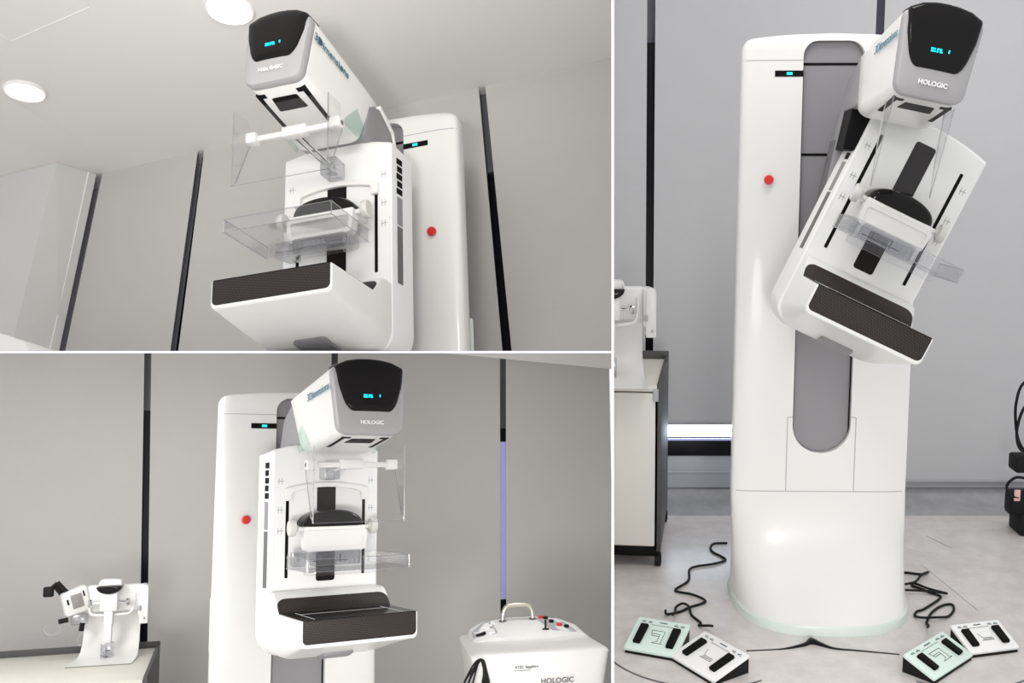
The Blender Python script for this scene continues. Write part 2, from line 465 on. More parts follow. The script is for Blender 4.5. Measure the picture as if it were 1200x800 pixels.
    for s in (-1, 1):
        bm = bmesh.new()
        pts = [hpt(t, 0.) for t in (.03, .2, .45)]
        for (s0, s1, x0, x1) in ((.05, .56, .066, .079), (.05, .1, .050, .066)):
            q = [(s * x0, *hpt(s0, 0)), (s * x1, *hpt(s0, 0)), (s * x1, *hpt(s1, 0)), (s * x0, *hpt(s1, 0))]
            up = [bm.verts.new((x, y, z + .01)) for x, y, z in q]; dn = [bm.verts.new((x, y, z - .0015)) for x, y, z in q]
            bm.faces.new(up); bm.faces.new(dn[::-1])
            for i in range(4): j = (i + 1) % 4; bm.faces.new((up[i], dn[i], dn[j], up[j]))
        finish('shield_rail', bm, 'black', th)
    bm = bmesh.new()
    w = rpoly([(-.040, .12), (.040, .12), (.046, .31), (-.046, .31)], .01, 3)
    loft(bm, [[(x, hpt(t, 0)[0], hpt(t, 0)[1] + .01) for x, t in w], [(x, hpt(t, 0)[0], hpt(t, 0)[1] - .0015) for x, t in w]])
    finish('collimator_window', bm, 'black', th)
    for s in (-1, 1) if shield == 'framed' else ():
        bm = bmesh.new(); q = [(.60, .0), (.99, .0), (.99, .30), (.80, .46)]
        q = rpoly([(a, b * .2) for a, b in q], .012, 3)
        o_ = [(s * (hw_(a, b / .2) * .985 + .004), *hpt(a, b / .2)) for a, b in q]
        loft(bm, [o_, [(x + s * .0025, y, z) for x, y, z in o_]]); finish('corner_guard', bm, 'greenglass', th)
    # --- compression arm (white body with slots)
    ftop = arch_pts(.187, .576, .026); rtop = arch_pts(.2, .562, .026)
    def aring(hwb, top, zb, rb, y, ins=0.):
        p = rpoly([(-hwb, zb), (hwb, zb)] + top, [rb, rb, .006] + [0] * (len(top) - 2) + [.006], 8)
        cz = .23
        return [(x * (1 - ins / .19), y, cz + (z - cz) * (1 - ins / .35)) for x, z in p]
    bm = bmesh.new()
    loft(bm, [aring(.187, ftop, -.112, .05, -.283, .006), aring(.187, ftop, -.112, .05, -.2785), aring(.2, rtop, -.125, .085, -.19), aring(.2, rtop, -.13, .09, -.16, .0), aring(.2, rtop, -.13, .09, -.155, .008)])
    ca = finish('compression_arm', bm, 'white_paint', root, 30, mw=MA)
    ztop = .425 if shield == 'framed' else .515
    for s in (-1, 1):
        bm = bmesh.new(); prism(bm, rpoly([(s * .135 - .0054, .142), (s * .135 + .0054, .142), (s * .135 + .0054, ztop), (s * .135 - .0054, ztop)], .003, 3), 'y', -.2836, -.27)
        finish('guide_slot', bm, 'black', ca)
    bm = bmesh.new(); prism(bm, rpoly([(-.033, .126), (.033, .126), (.033, .545 if shield != 'framed' else .459), (-.033, .545 if shield != 'framed' else .459)], .009, 4), 'y', -.284, -.27)
    finish('drive_panel', bm, 'panelblack', ca)
    for zz in (.47, .372, .302):
        for s in (-1, 1):
            x = s * .160; bm = bmesh.new()
            for dx in (-.006, .004): box(bm, x + dx, x + dx + .002, -.2834, -.28, zz - .012, zz + .010)
            box(bm, x - .009, x + .012, -.2834, -.28, zz - .002, zz + .0005)
            finish('scale_mark', bm, 'greyink', ca)
    for s in (-1, 1):
        def sp(t, z): return (s * (.187 + .013 * t), -.2785 + .0885 * t, z)
        def plate(nm, t0, t1, z0, z1, m, k=.0012):
            q = [sp(t0, z0), sp(t1, z0), sp(t1, z1), sp(t0, z1)]; b_ = bmesh.new()
            loft(b_, [[(x - s * .006, y, z) for x, y, z in q], [(x + s * k, y, z) for x, y, z in q]]); finish(nm, b_, m, ca)
        plate('side_panel', .30, .62, .11, .30, 'dgrey'); plate('side_panel', .30, .62, .305, .40, 'grey')
        for i in range(5): plate('side_key', .28 + .03 * (i % 2), .62, .41 + i * .026, .41 + i * .026 + .02, 'black')
    # --- breast table
    pw = ptab
    bm = bmesh.new(); rings = []
    for (yy, zbm, r, zt2, hw2, ins) in ((-.644, -.044, .016, .034, pw + .001, 0), (-.641, -.047, .018, .037, pw + .004, 0), (-.60, -.054, .020, .037, pw + .005, 0), (-.50, -.078, .034, .037, pw + .006, 0), (-.42, -.100, .052, .037, pw + .007, 0), (-.405, -.104, .055, .037, pw + .007, 0), (-.362, -.114, .064, .080, pw + .007, 0), (-.345, -.118, .068, .094, pw + .006, 0), (-.335, -.119, .068, .098, pw + .005, 0), (-.27, -.124, .075, .10, pw + .004, 0), (-.22, -.124, .075, .10, pw, 0)):
        hw2 = min(hw2, pw + .006) if yy < -.4 else min(hw2, .194)
        rings.append([(x, yy, z) for x, z in rpoly([(-hw2, zbm), (hw2, zbm), (hw2, zt2), (-hw2, zt2)], [r, r, .004, .004], 7)])
    loft(bm, rings)
    bt = finish('breast_table', bm, 'white', root, 30, mw=MA)
    bm = bmesh.new(); prism(bm, rpoly([(-pw, -.036), (pw, -.036), (pw, .037), (-pw, .037)], [.016, .016, .005, .005], 5), 'y', -.6445, -.63, .002)
    finish('carbon_front', bm, 'carbon', bt)
    bm = bmesh.new(); prism(bm, rpoly([(-pw, -.643), (pw, -.643), (pw + .002, -.398), (-pw - .002, -.398)], [.004, .004, .004, .004]), 'z', .03, .0395)
    finish('carbon_top', bm, 'smoke', bt)
    bm = bmesh.new(); e = rpoly([(-pw - .004, 0), (pw + .004, 0), (pw + .004, .062), (-pw - .004, .062)], [.004, .004, .032, .032], 5)
    prism(bm, e, 'y', -.002, .006, .001, Matrix.Translation((0, -.4065, .0375)) @ Matrix.Rotation(R(-45), 4, 'X'))
    finish('back_strip', bm, 'carbon', bt)
    bm = bmesh.new()
    for s in (-1, 1): box(bm, s * .145 - .001, s * .145 + .001, -.63, -.43, .039, .0400)
    box(bm, -.1455, .1455, -.48, -.478, .039, .0401)
    finish('field_line', bm, 'whiteink', bt)
    bm = bmesh.new(); prism(bm, rpoly([(-.055, -.455), (.050, -.455), (.062, -.36), (-.043, -.36)], .012, 3), 'z', -.006, .004, mw=Matrix.Translation((0, 0, -.216)) @ Matrix.Rotation(R(-15.2), 4, 'X'))
    finish('underside_grip', bm, 'grey', bt)
    # --- paddle carriage
    bm = bmesh.new(); z0 = zc
    box(bm, -.108, .108, -.385, -.286, z0 - .016, z0 + .002, .005)
    # pocketed bracket below
    outer = rpoly([(-.112, z0 - .012), (.112, z0 - .012), (.105, z0 - .082), (-.105, z0 - .082)], [.01, .01, .018, .018], 5)
    inner = rpoly([(-.100, z0 - .024), (.100, z0 - .024), (.092, z0 - .066), (-.092, z0 - .066)], [.008, .008, .014, .014], 5)
    loft(bm, [[(x, -.386, z) for x, z in outer], [(x, -.39, z) for x, z in outer], [(x, -.39, z) for x, z in inner], [(x, -.375, z) for x, z in inner]], cap0=False)
    loft(bm, [[(x, -.386, z) for x, z in outer], [(x, -.355, z) for x, z in outer]])
    for s in (-1, 1): tube(bm, [(s * .10, -.36, z0 - .008), (s * .135, -.36, z0 - .002)], .008, 12)
    if shield == 'framed':      # arched back plate that rides in the slots
        A = [(-.146, .402), (-.122, .402), (-.122, .425)] + arch_pts(-.118, .432, .016, 9) + [(.122, .425), (.122, .402), (.146, .402), (.146, .442)] + arch_pts(.140, .446, .018, 9) + [(-.146, .442)]
        prism(bm, A, 'y', -.297, -.281, .002)
    pc = finish('paddle_carriage', bm, 'white', root, mw=MA)
    bm = bmesh.new(); dome = [(.104 * math.cos(PI * i / 20), z0 + .0015 + .056 * math.sin(PI * i / 20) ** .8) for i in range(21)]
    D = lambda k, y: [(x * k, y, z0 + .0015 + (z - z0 - .0015) * k) for x, z in dome]
    loft(bm, [D(1, -.286), D(1, -.355), D(.97, -.37), D(.9, -.379), D(.7, -.3835), D(.4, -.385)])
    finish('motor_cover', bm, 'smoke' if shield == 'framed' else 'gloss', pc, 50)
    for s in (-1, 1):
        bm = bmesh.new(); k = s
        lathe(bm, [(.008, k * .120), (.012, k * .126), (.026, k * .131), (.028, k * .137), (.028, k * .146), (.025, k * .151), (.004, k * .153)], 'x', (0, -.36, z0 - .002), 28)
        finish('knob', bm, 'knob', pc)
    # --- clear compression paddle
    bm = bmesh.new(); zp = z0 - .132 + (.008 if shield != 'framed' else 0); hwp = .168; y0, y1 = -.622, -.40; w = .003; h = .040
    box(bm, -hwp, hwp, y0, y1, zp, zp + w, .001, 1)
    box(bm, -hwp, hwp, y0, y0 + w, zp + w, zp + h, .001, 1)
    for s in (-1, 1): box(bm, min(s * hwp, s * (hwp - w)), max(s * hwp, s * (hwp - w)), y0 + w, y1, zp + w, zp + h, .001, 1)
    box(bm, -hwp, hwp, y1 - w, y1, zp + w, zp + h * 1.2, .001, 1)
    pd = finish('compression_paddle', bm, 'clearpad', root, mw=MA)
    bm = bmesh.new()
    q = [(-hwp, y0), (hwp, y0), (hwp, y1), (-hwp, y1)]
    for zz in (zp + .001, zp + h):
        tube(bm, [(*p, zz) for p in (q[3], q[0], q[1], q[2])], .0016, 6)
    for p in q[:2]: tube(bm, [(*p, zp), (*p, zp + h)], .0016, 6)
    for i in range(9): box(bm, -.02 + i * .016, -.0185 + i * .016, y1 - .0045, y1 - .003, zp + .008, zp + .034)
    finish('tray_edge', bm, 'clearedge', pd)
    bm = bmesh.new()
    prism(bm, rpoly([(-.150, -.40), (-.105, -.40), (-.085, -.33), (-.135, -.33)], .012, 3), 'z', zp + .004, zp + .05, .003)
    box(bm, -.085, .085, -.40, -.372, zp + .004, zp + .052, .004)
    finish('paddle_mount', bm, 'clearedge', pd)
    bm = bmesh.new(); prism(bm, rpoly([(-.115, -.485), (.150, -.485), (.155, -.405), (-.125, -.405)], .03, 5), 'z', zp - .022, zp - .0005, .004)
    finish('paddle_block', bm, 'clearpad', pd)
    bm = bmesh.new()
    for i in (-1, 1): box(bm, -.045 + i * .035, .02 + i * .02, -.403, -.3995, zp + .018, zp + .021); box(bm, -.05 + .06 * (i > 0), -.047 + .06 * (i > 0), -.403, -.3995, zp + .014, zp + .04)
    finish('paddle_mark', bm, 'dkink', pd)
    # --- clear face shield
    if shield == 'framed':
        hs, zt, zb, yy = .152, .575, .332, -.617
        bm = bmesh.new(); prism(bm, rpoly([(-hs, zb), (hs, zb), (hs, zt), (-hs, zt)], .012, 4), 'y', yy, yy + .003)
        fl = [(yy, zt), (yy + .075, zt), (yy + .085, zt - .07), (yy + .02, zb + .02), (yy, zb)]
        for s in (-1, 1): prism(bm, fl, 'x', s * (hs - .003), s * hs)
        fs = finish('face_shield', bm, 'clear', root, mw=MA)
        bm = bmesh.new()
        for s in (-1, 1): tube(bm, [(s * hs, yy, zt), (s * hs, yy, zb), (s * hs, yy + .02, zb + .02), (s * hs, yy + .085, zt - .07)], .0019, 6)
        tube(bm, [(-hs, yy, zb), (hs, yy, zb)], .0012, 6)
        finish('shield_edge', bm, 'clearedge', fs)
        bm = bmesh.new(); box(bm, -.125, .125, -.545, -.527, .508, .526, .004)
        for s in (-1, 1): box(bm, s * .137 - .017, s * .137 + .017, -.558, -.520, .500, .534, .006)
        box(bm, -.04, .04, -.55, -.518, .503, .536, .006)
        sb = finish('shield_bar', bm, 'white', fs)
        bm = bmesh.new()
        for s in (-1, 1): lathe(bm, [(.006, s * .1535), (.008, s * .1545), (.003, s * .1562)], 'x', (0, -.54, .517), 14)
        finish('bar_screw', bm, 'dgrey', sb)
        bm = bmesh.new(); tube(bm, [(-.010, -.535, .512), (-.010, -.30, .500)], .004, 8); tube(bm, [(.010, -.535, .512), (.010, -.30, .500)], .004, 8)
        finish('shield_rod', bm, 'chrome', sb)
        bm = bmesh.new(); box(bm, -.028, .028, -.345, -.282, .472, .53, .006); finish('rod_clamp', bm, 'clearedge', sb)
    else:
        hs = .082; bm = bmesh.new()
        q = [(-hs, -.622, .365), (hs, -.622, .365), (hs, -.642, .603), (-hs, -.642, .603)]
        loft(bm, [q, [(x, y + .003, z) for x, y, z in q]])
        for s in (-1, 1):
            q2 = [(s * hs, -.622, .365), (s * hs, -.642, .603), (s * hs, -.56, .598), (s * hs, -.585, .47)]
            loft(bm, [q2, [(x - s * .003, y, z) for x, y, z in q2]])
        fs = finish('face_shield', bm, 'clear', root, mw=MT)
        bm = bmesh.new()
        for s in (-1, 1): tube(bm, [(s * hs, -.642, .603), (s * hs, -.622, .365), (s * hs, -.585, .47), (s * hs, -.56, .598)], .0018, 6)
        finish('shield_edge', bm, 'clearedge', fs)
    return root

mR = machine(MR, 'white mammography machine with its arm tilted right, standing on the floor among foot pedals', 1.10538, .44352, .20151, 1.0, .175, 'rail', .326)
mL = machine(ML, 'white mammography machine with upright arm, between the shelf cart and the suction console', 1.16016, .00024, .00891, 1.16, .186, 'framed', .313, .010)
mU = machine(MU, 'white mammography machine seen from below under the ceiling with round downlights', 1.12188, .00036, .00375, .97, .18, 'framed', .322)

# ------------------------------------------------------------------ partitions between the bays
def cam_mesh(name, verts, faces, m, label=None, **k):
    bm = bmesh.new(); v = [bm.verts.new(p) for p in verts]
    for f in faces: bm.faces.new([v[i] for i in f])
    o = finish(name, bm, m); o['kind'] = 'structure'
    return o
BOX = ((0,1,2,3),(4,5,6,7),(0,1,5,4),(1,2,6,5),(2,3,7,6),(3,0,4,7))
def slab(name, c, m):      # eight corners
    return cam_mesh(name, c, BOX, m)
def to(mw, p): return mw @ Vector(p)
tw = .0030; th_ = .0026
y0, y1 = 2.35, 7.2
slab('wall_partition', [to(CW, p) for p in ((-tw, y0, -3.2), (tw, y0, -3.2), (tw, y0, 2.2), (-tw, y0, 2.2), (-tw, y1, -3.2), (tw, y1, -3.2), (tw, y1, 2.2), (-tw, y1, 2.2))], 'partition')
slab('ceiling_divider', [to(CW, p) for p in ((-2.6, y0, -th_ - .0008), (-tw, y0, -th_ - .0008), (-tw, y0, th_ - .0008), (-2.6, y0, th_ - .0008), (-4.9, y1, -th_ - .0008), (-tw, y1, -th_ - .0008), (-tw, y1, th_ - .0008), (-4.9, y1, th_ - .0008))], 'partition')
UPN = CW.to_3x3() @ Vector((0, 0, 1)); UPC = EYE + UPN * (th_ + .0006)
clip_tree(mU, UPC, UPN)

# ------------------------------------------------------------------ helpers for walls and blinds
def panel(name, mw, quad, y, thick, m, label=None, cat=None, group=None, structure=False):
    """quad: four (x,z) points in the plane y of a bay frame; thick towards +y"""
    bm = bmesh.new(); loft(bm, [[(x, y, z) for x, z in quad], [(x, y + thick, z) for x, z in quad]])
    o = finish(name, bm, m, mw=mw)
    if structure: o['kind'] = 'structure'
    else: tag(o, label, cat, group)
    return o

# ------------------------------------------------------------------ RIGHT BAY
TR = Matrix.Translation(MR.translation.copy())
TR.translation.z = 0
mx, my = TR.translation.x, TR.translation.y
def fl(bmname, *a): pass
def flatbox(name, x0, x1, ya, yb, z0, z1, m, mw=Matrix(), bev=0.):
    bm = bmesh.new(); box(bm, x0, x1, ya, yb, z0, z1, bev); o = finish(name, bm, m, mw=mw); o['kind'] = 'structure'; return o
xr = 1.75
flatbox('floor', tw - mx + .001, xr, -1.6, 1.27, -.06, 0, 'floor', TR)
flatbox('wall_back', tw - mx + .001, xr, 1.33, 1.45, 0, 2.9, 'mullion', TR)
# vinyl upstand with a coved foot
bm = bmesh.new(); prism(bm, [(1.02, 0), (1.329, 0), (1.329, .052), (1.29, .050), (1.262, .028), (1.20, .008), (1.11, .002)], 'x', tw - mx + .001, xr)
o = finish('baseboard_back', bm, 'cove', mw=TR); o['kind'] = 'structure'
gl, gr = -.566, -.530
YB = 1.25
panel('roller_blind', TR, [(tw - mx + .001, .60), (gl, .60), (gl, 2.6), (tw - mx + .001, 2.6)], YB, .003, 'blind', 'narrow grey roller blind behind the half-hidden biopsy unit, left of the black gap', 'blind', 'grey roller blinds')
bl = panel('roller_blind', TR, [(gr, .384), (.435, .384), (.441, 2.6), (gr, 2.6)], YB, .003, 'blind', 'broad grey roller blind behind the column of the tilted machine, bright window strip under it', 'blind', 'grey roller blinds')
bm = bmesh.new(); box(bm, gr, .435, YB - .006, YB + .008, .366, .386, .003); finish('bottom_bar', bm, 'lgrey', bl, mw=Matrix())
br = panel('roller_blind', TR, [(.472, .10), (xr, .10), (xr, 2.6), (.478, 2.6)], YB, .003, 'blind', 'grey roller blind reaching the skirting at right of the tilted machine', 'blind', 'grey roller blinds')
bm = bmesh.new(); box(bm, .472, xr, YB - .006, YB + .008, .088, .104, .003); finish('bottom_bar', bm, 'lgrey', br, mw=Matrix())
# window strip and sill seen under the left blind, black reveal in the gaps
flatbox('window_1', tw - mx + .002, .435, 1.30, 1.329, .296, .60, 'mullion', TR)
panel('window_2', TR, [(gl - .03, .384), (gr + .03, .384), (gr + .03, 2.10), (gl - .03, 2.10)], 1.30, .02, 'window', structure=True)
panel('window_3', TR, [(-.5, .30), (.43, .30), (.43, .372), (-.5, .372)], 1.285, .012, 'pane', structure=True)
bm = bmesh.new(); box(bm, tw - mx + .002, .435, 1.265, 1.329, .212, .292, .004); o = finish('trim_1', bm, 'window', mw=TR); o['kind'] = 'structure'
bm = bmesh.new(); box(bm, tw - mx + .002, .435, 1.262, 1.275, .286, .296, .002); o = finish('trim_2', bm, 'mullion_lit', mw=TR); o['kind'] = 'structure'
bm = bmesh.new(); box(bm, tw - mx + .002, .435, 1.275, 1.329, .053, .21, .004); box(bm, tw - mx + .002, .435, 1.270, 1.278, .126, .134, .002); o = finish('trim_3', bm, 'skirt', mw=TR); o['kind'] = 'structure'
bm = bmesh.new(); box(bm, .436, xr, 1.272, 1.329, .053, .086, .004); o = finish('trim_4', bm, 'lgrey', mw=TR); o['kind'] = 'structure'

# floor: the lifted lip of a vinyl sheet and the round access plates under the pedals
bm = bmesh.new()
lip = [(-.287, -.335, .001), (-.2, -.326, .001), (-.153, -.32, .003), (-.093, -.300, .008), (-.067, -.285, .016), (-.039, -.300, .010), (.0, -.322, .004), (.07, -.334, .002), (.199, -.36, .001)]
lp = smooth_path(lip, 6); rings = []
for p in lp: rings.append([(p.x, p.y, .0), (p.x, p.y, p.z + .001), (p.x, p.y + .004 + p.z * 1.2, p.z * .8 + .001), (p.x, p.y + .006 + p.z * 2.2, .0)])
loft(bm, rings); o = finish('trim_5', bm, 'rubber', mw=TR); o['kind'] = 'structure'
def disc_arc(name, c, r, a0, a1):
    bm = bmesh.new(); pts = [(c[0] + r * math.cos(R(a0 + (a1 - a0) * i / 30)), c[1] + r * math.sin(R(a0 + (a1 - a0) * i / 30)), .0005) for i in range(31)]
    tube(bm, pts, .003, 6); o = finish(name, bm, 'dgrey', mw=TR); o['kind'] = 'structure'; clip(o, Vector((tw + .001, 0, 0)), Vector((1, 0, 0)))
disc_arc('trim_6', (-.43, -.25), .325, 175, 300)
disc_arc('trim_7', (.36, -.26), .320, 240, 365)
bm = bmesh.new(); tube(bm, [(.50, .42, .0005), (.57, -.02, .0005)], .0014, 5); tube(bm, [(.62, .75, .0005), (.68, .60, .0005)], .002, 5)
o = finish('trim_8', bm, 'greyink', mw=TR); o['kind'] = 'structure'

# foot pedals
def pedal(label, corners, m, icon):
    """corners: back-left, back-right, front-right, front-left of the plate in the machine's floor frame"""
    bl_, br_, fr_, fl_ = [Vector((*c, 0)) for c in corners]
    c = (bl_ + br_ + fr_ + fl_) / 4; xd = ((br_ - bl_) + (fr_ - fl_)).normalized(); w = ((br_ - bl_).length + (fr_ - fl_).length) / 4; d = ((bl_ - fl_).length + (br_ - fr_).length) / 4
    mw = TR @ Matrix.Translation(c) @ Matrix.Rotation(math.atan2(xd.y, xd.x), 4, 'Z')
    root = thing('foot_pedal', label, 'foot pedal', mw, 'foot pedals')
    bm = bmesh.new(); prof = [(-d + .004, .0), (d - .004, .0), (d - .004, .050), (-d + .004, .008)]
    prism(bm, prof, 'x', -w + .004, w - .004, .002); finish('pedal_base', bm, 'rubber', root)
    tilt = math.atan2(.042, 2 * d - .008); MP = Matrix.Translation((0, 0, .030)) @ Matrix.Rotation(tilt, 4, 'X')
    bm = bmesh.new(); prism(bm, rpoly([(-w, -d), (w, -d), (w, d), (-w, d)], .006, 3), 'z', .0, .010, .002)
    pl = finish('top_plate', bm, m, root, mw=MP)
    for s in (-1, 1):
        bm = bmesh.new()
        prism(bm, rpoly([(s * w * .62 - .0125, -d * .62), (s * w * .62 + .0125, -d * .62), (s * w * .62 + .014, d * .52), (s * w * .62 - .014, d * .52)], .004, 3), 'z', .008, .020, .003)
        finish('treadle', bm, 'black', root, mw=MP)
    bm = bmesh.new()
    def ln(pts, r=.0011): tube(bm, [(x * w, y * d, .0104) for x, y in pts], r, 5)
    if icon == 'arm':
        ln([(-.28, .3), (.22, .3), (.22, -.35), (.30, -.45), (-.1, -.45), (.08, -.32), (.08, .1), (-.24, .1), (-.28, .3)]); ln([(-.24, .1), (-.2, -.02), (.08, -.02)])
    else:
        ln([(-.22, .2), (-.12, -.12), (.26, -.12), (.26, -.28), (-.2, -.28)]); ln([(-.14, -.2), (.22, -.2)])
    ln([(-.4, .62), (.42, .62)], .0008)
    for s in (-1, 1):
        ln([(s * .62 - .18, .76), (s * .62 - .08, .82), (s * .62 - .02, .72), (s * .62 - .18, .76)]); ln([(s * .62 + .06, .74), (s * .62 + .16, .82), (s * .62 + .22, .72), (s * .62 + .06, .74)])
    ln([(-.12, .80), (.16, .80)], .002)
    finish('pictogram', bm, 'dkink', pl)
    return root
pedal('white foot pedal on the right, furthest right of the row of four', [(.390, -.255), (.560, -.225), (.586, -.336), (.411, -.395)], 'padwhite', 'table')
pedal('mint green foot pedal right of the machine base, black side showing', [(.168, -.473), (.362, -.298), (.403, -.405), (.251, -.560)], 'mint', 'arm')
pedal('mint green foot pedal left of the machine base, nearest the cart', [(-.627, -.201), (-.454, -.262), (-.523, -.411), (-.683, -.342)], 'mint', 'arm')
pedal('white foot pedal left of the machine base, black side showing', [(-.437, -.287), (-.300, -.475), (-.410, -.576), (-.515, -.419)], 'padwhite', 'table')

def cord(name, label, pts, r=.0045, mw=TR, cat='cable', m='rubber', group=None):
    bm = bmesh.new(); tube(bm, [(*p, r + .001) if len(p) == 2 else p for p in pts], r, 8, smooth=6)
    return tag(finish(name, bm, m, mw=mw), label, cat, group)
cord('pedal_cable', 'black cable from the left mint pedal zigzagging to the machine base', [(-.535, -.085, .03), (-.528, -.06), (-.483, -.04), (-.445, -.002), (-.384, .051), (-.426, .112), (-.487, .151), (-.432, .242), (-.419, .355), (-.384, .391), (-.329, .411), (-.270, .452), (-.281, .496), (-.309, .543), (-.315, .592), (-.296, .643), (-.24, .650)], group='pedal cables')
cord('pedal_cable', 'short black looped cable ending at the left white pedal', [(-.512, -.12, .03), (-.500, -.06, .014), (-.494, -.018, .014), (-.468, .012, .014), (-.449, -.017, .014), (-.443, -.068), (-.417, -.13), (-.424, -.151), (-.394, -.185, .02), (-.385, -.21, .03)], group='pedal cables')
cord('pedal_cable', 'black looped cable from the right mint pedal to the machine base', [(.320, -.25, .045), (.344, -.182, .02), (.355, -.128), (.395, -.05), (.448, .009), (.489, .025), (.484, -.019), (.446, -.077), (.391, -.106, .014), (.344, -.107, .014), (.331, -.073), (.349, -.037), (.382, -.014), (.47, .085), (.451, .123), (.42, .17), (.399, .194), (.412, .218), (.445, .146, .014), (.497, .101, .014), (.438, .123, .014), (.345, .134, .014)], group='pedal cables')
cord('pedal_cable', 'thin black cable right of the machine base with its end bent over', [(.345, .330), (.417, .323), (.465, .307), (.5, .33), (.46, .278, .016), (.416, .21, .016), (.382, .18, .02), (.345, .165, .02)], group='pedal cables')

# ------------------------------------------------------------------ rolling cart
def cart(mw, x0, x1, y0, y1, h, label, front_w=None, ledge=.035, legs=True, drawers=False):
    root = thing('rolling_cart', label, 'cart', mw @ Matrix.Translation(((x0 + x1) / 2, (y0 + y1) / 2, 0)), 'rolling carts')
    cx, cy = (x0 + x1) / 2, (y0 + y1) / 2; x0 -= cx; x1 -= cx; y0 -= cy; y1 -= cy
    bm = bmesh.new(); box(bm, x0, x1 - .03, y0 + .02, y1, .075, h - .02, .003); finish('cabinet_body', bm, 'side', root)
    bm = bmesh.new()
    if drawers:
        box(bm, x0, -.02 + x1 - .42, y0, y0 + .019, .09, h - .03, .003); box(bm, x1 - .435, x1 - .028, y0, y0 + .019, .09, h - .03, .003)
    else: box(bm, x0, x1 - .024, y0, y0 + .019, .09, h - .03, .003)
    finish('front_panel', bm, 'beigefront', root)
    bm = bmesh.new(); box(bm, x0, x1 - .018, y0 - .004, y1 - .012, h - .024, h, .003); finish('worktop', bm, 'beige', root)
    bm = bmesh.new(); box(bm, x0, x1, y1 - .012, y1, h - .05, h + ledge, .003); box(bm, x1 - .016, x1, y0, y1 - .012, .07, h + .014, .003)
    finish('edge_frame', bm, 'edge', root)
    bm = bmesh.new(); box(bm, x1 - .034, x1 - .012, y0 - .007, y0 + .001, h - .062, h - .012, .003); finish('corner_latch', bm, 'lgrey', root)
    bm = bmesh.new(); box(bm, x0, x1 - .01, y0 + .01, y1 - .01, .045, .08, .003); finish('plinth', bm, 'black', root)
    for yy in (y0 + .035, y1 - .04):
        cc = bpy.data.objects.new('caster', None)
        bm = bmesh.new(); lathe(bm, [(.006, -.012), (.026, -.012), (.028, -.008), (.028, .008), (.026, .012), (.006, .012)], 'x', (x1 - .012, yy, .028), 20)
        w_ = finish('caster', bm, 'rubber', root)
        bm = bmesh.new(); lathe(bm, [(.003, .0125), (.017, .0125), (.019, .015), (.003, .016)], 'x', (x1 - .012, yy, .028), 16); lathe(bm, [(.007, .05), (.007, .078)], 'z', (x1 - .016, yy, 0), 10)
        finish('caster_hub', bm, 'chrome', w_)
    return root
PV = Matrix.Translation((-.531, .378, 0)) @ Matrix.Rotation(R(-5.6), 4, 'Z')
c1 = cart(TR @ PV, -.36, 0., 0., .60, .728, 'beige rolling cart with charcoal edges and casters, left of the tilted machine')

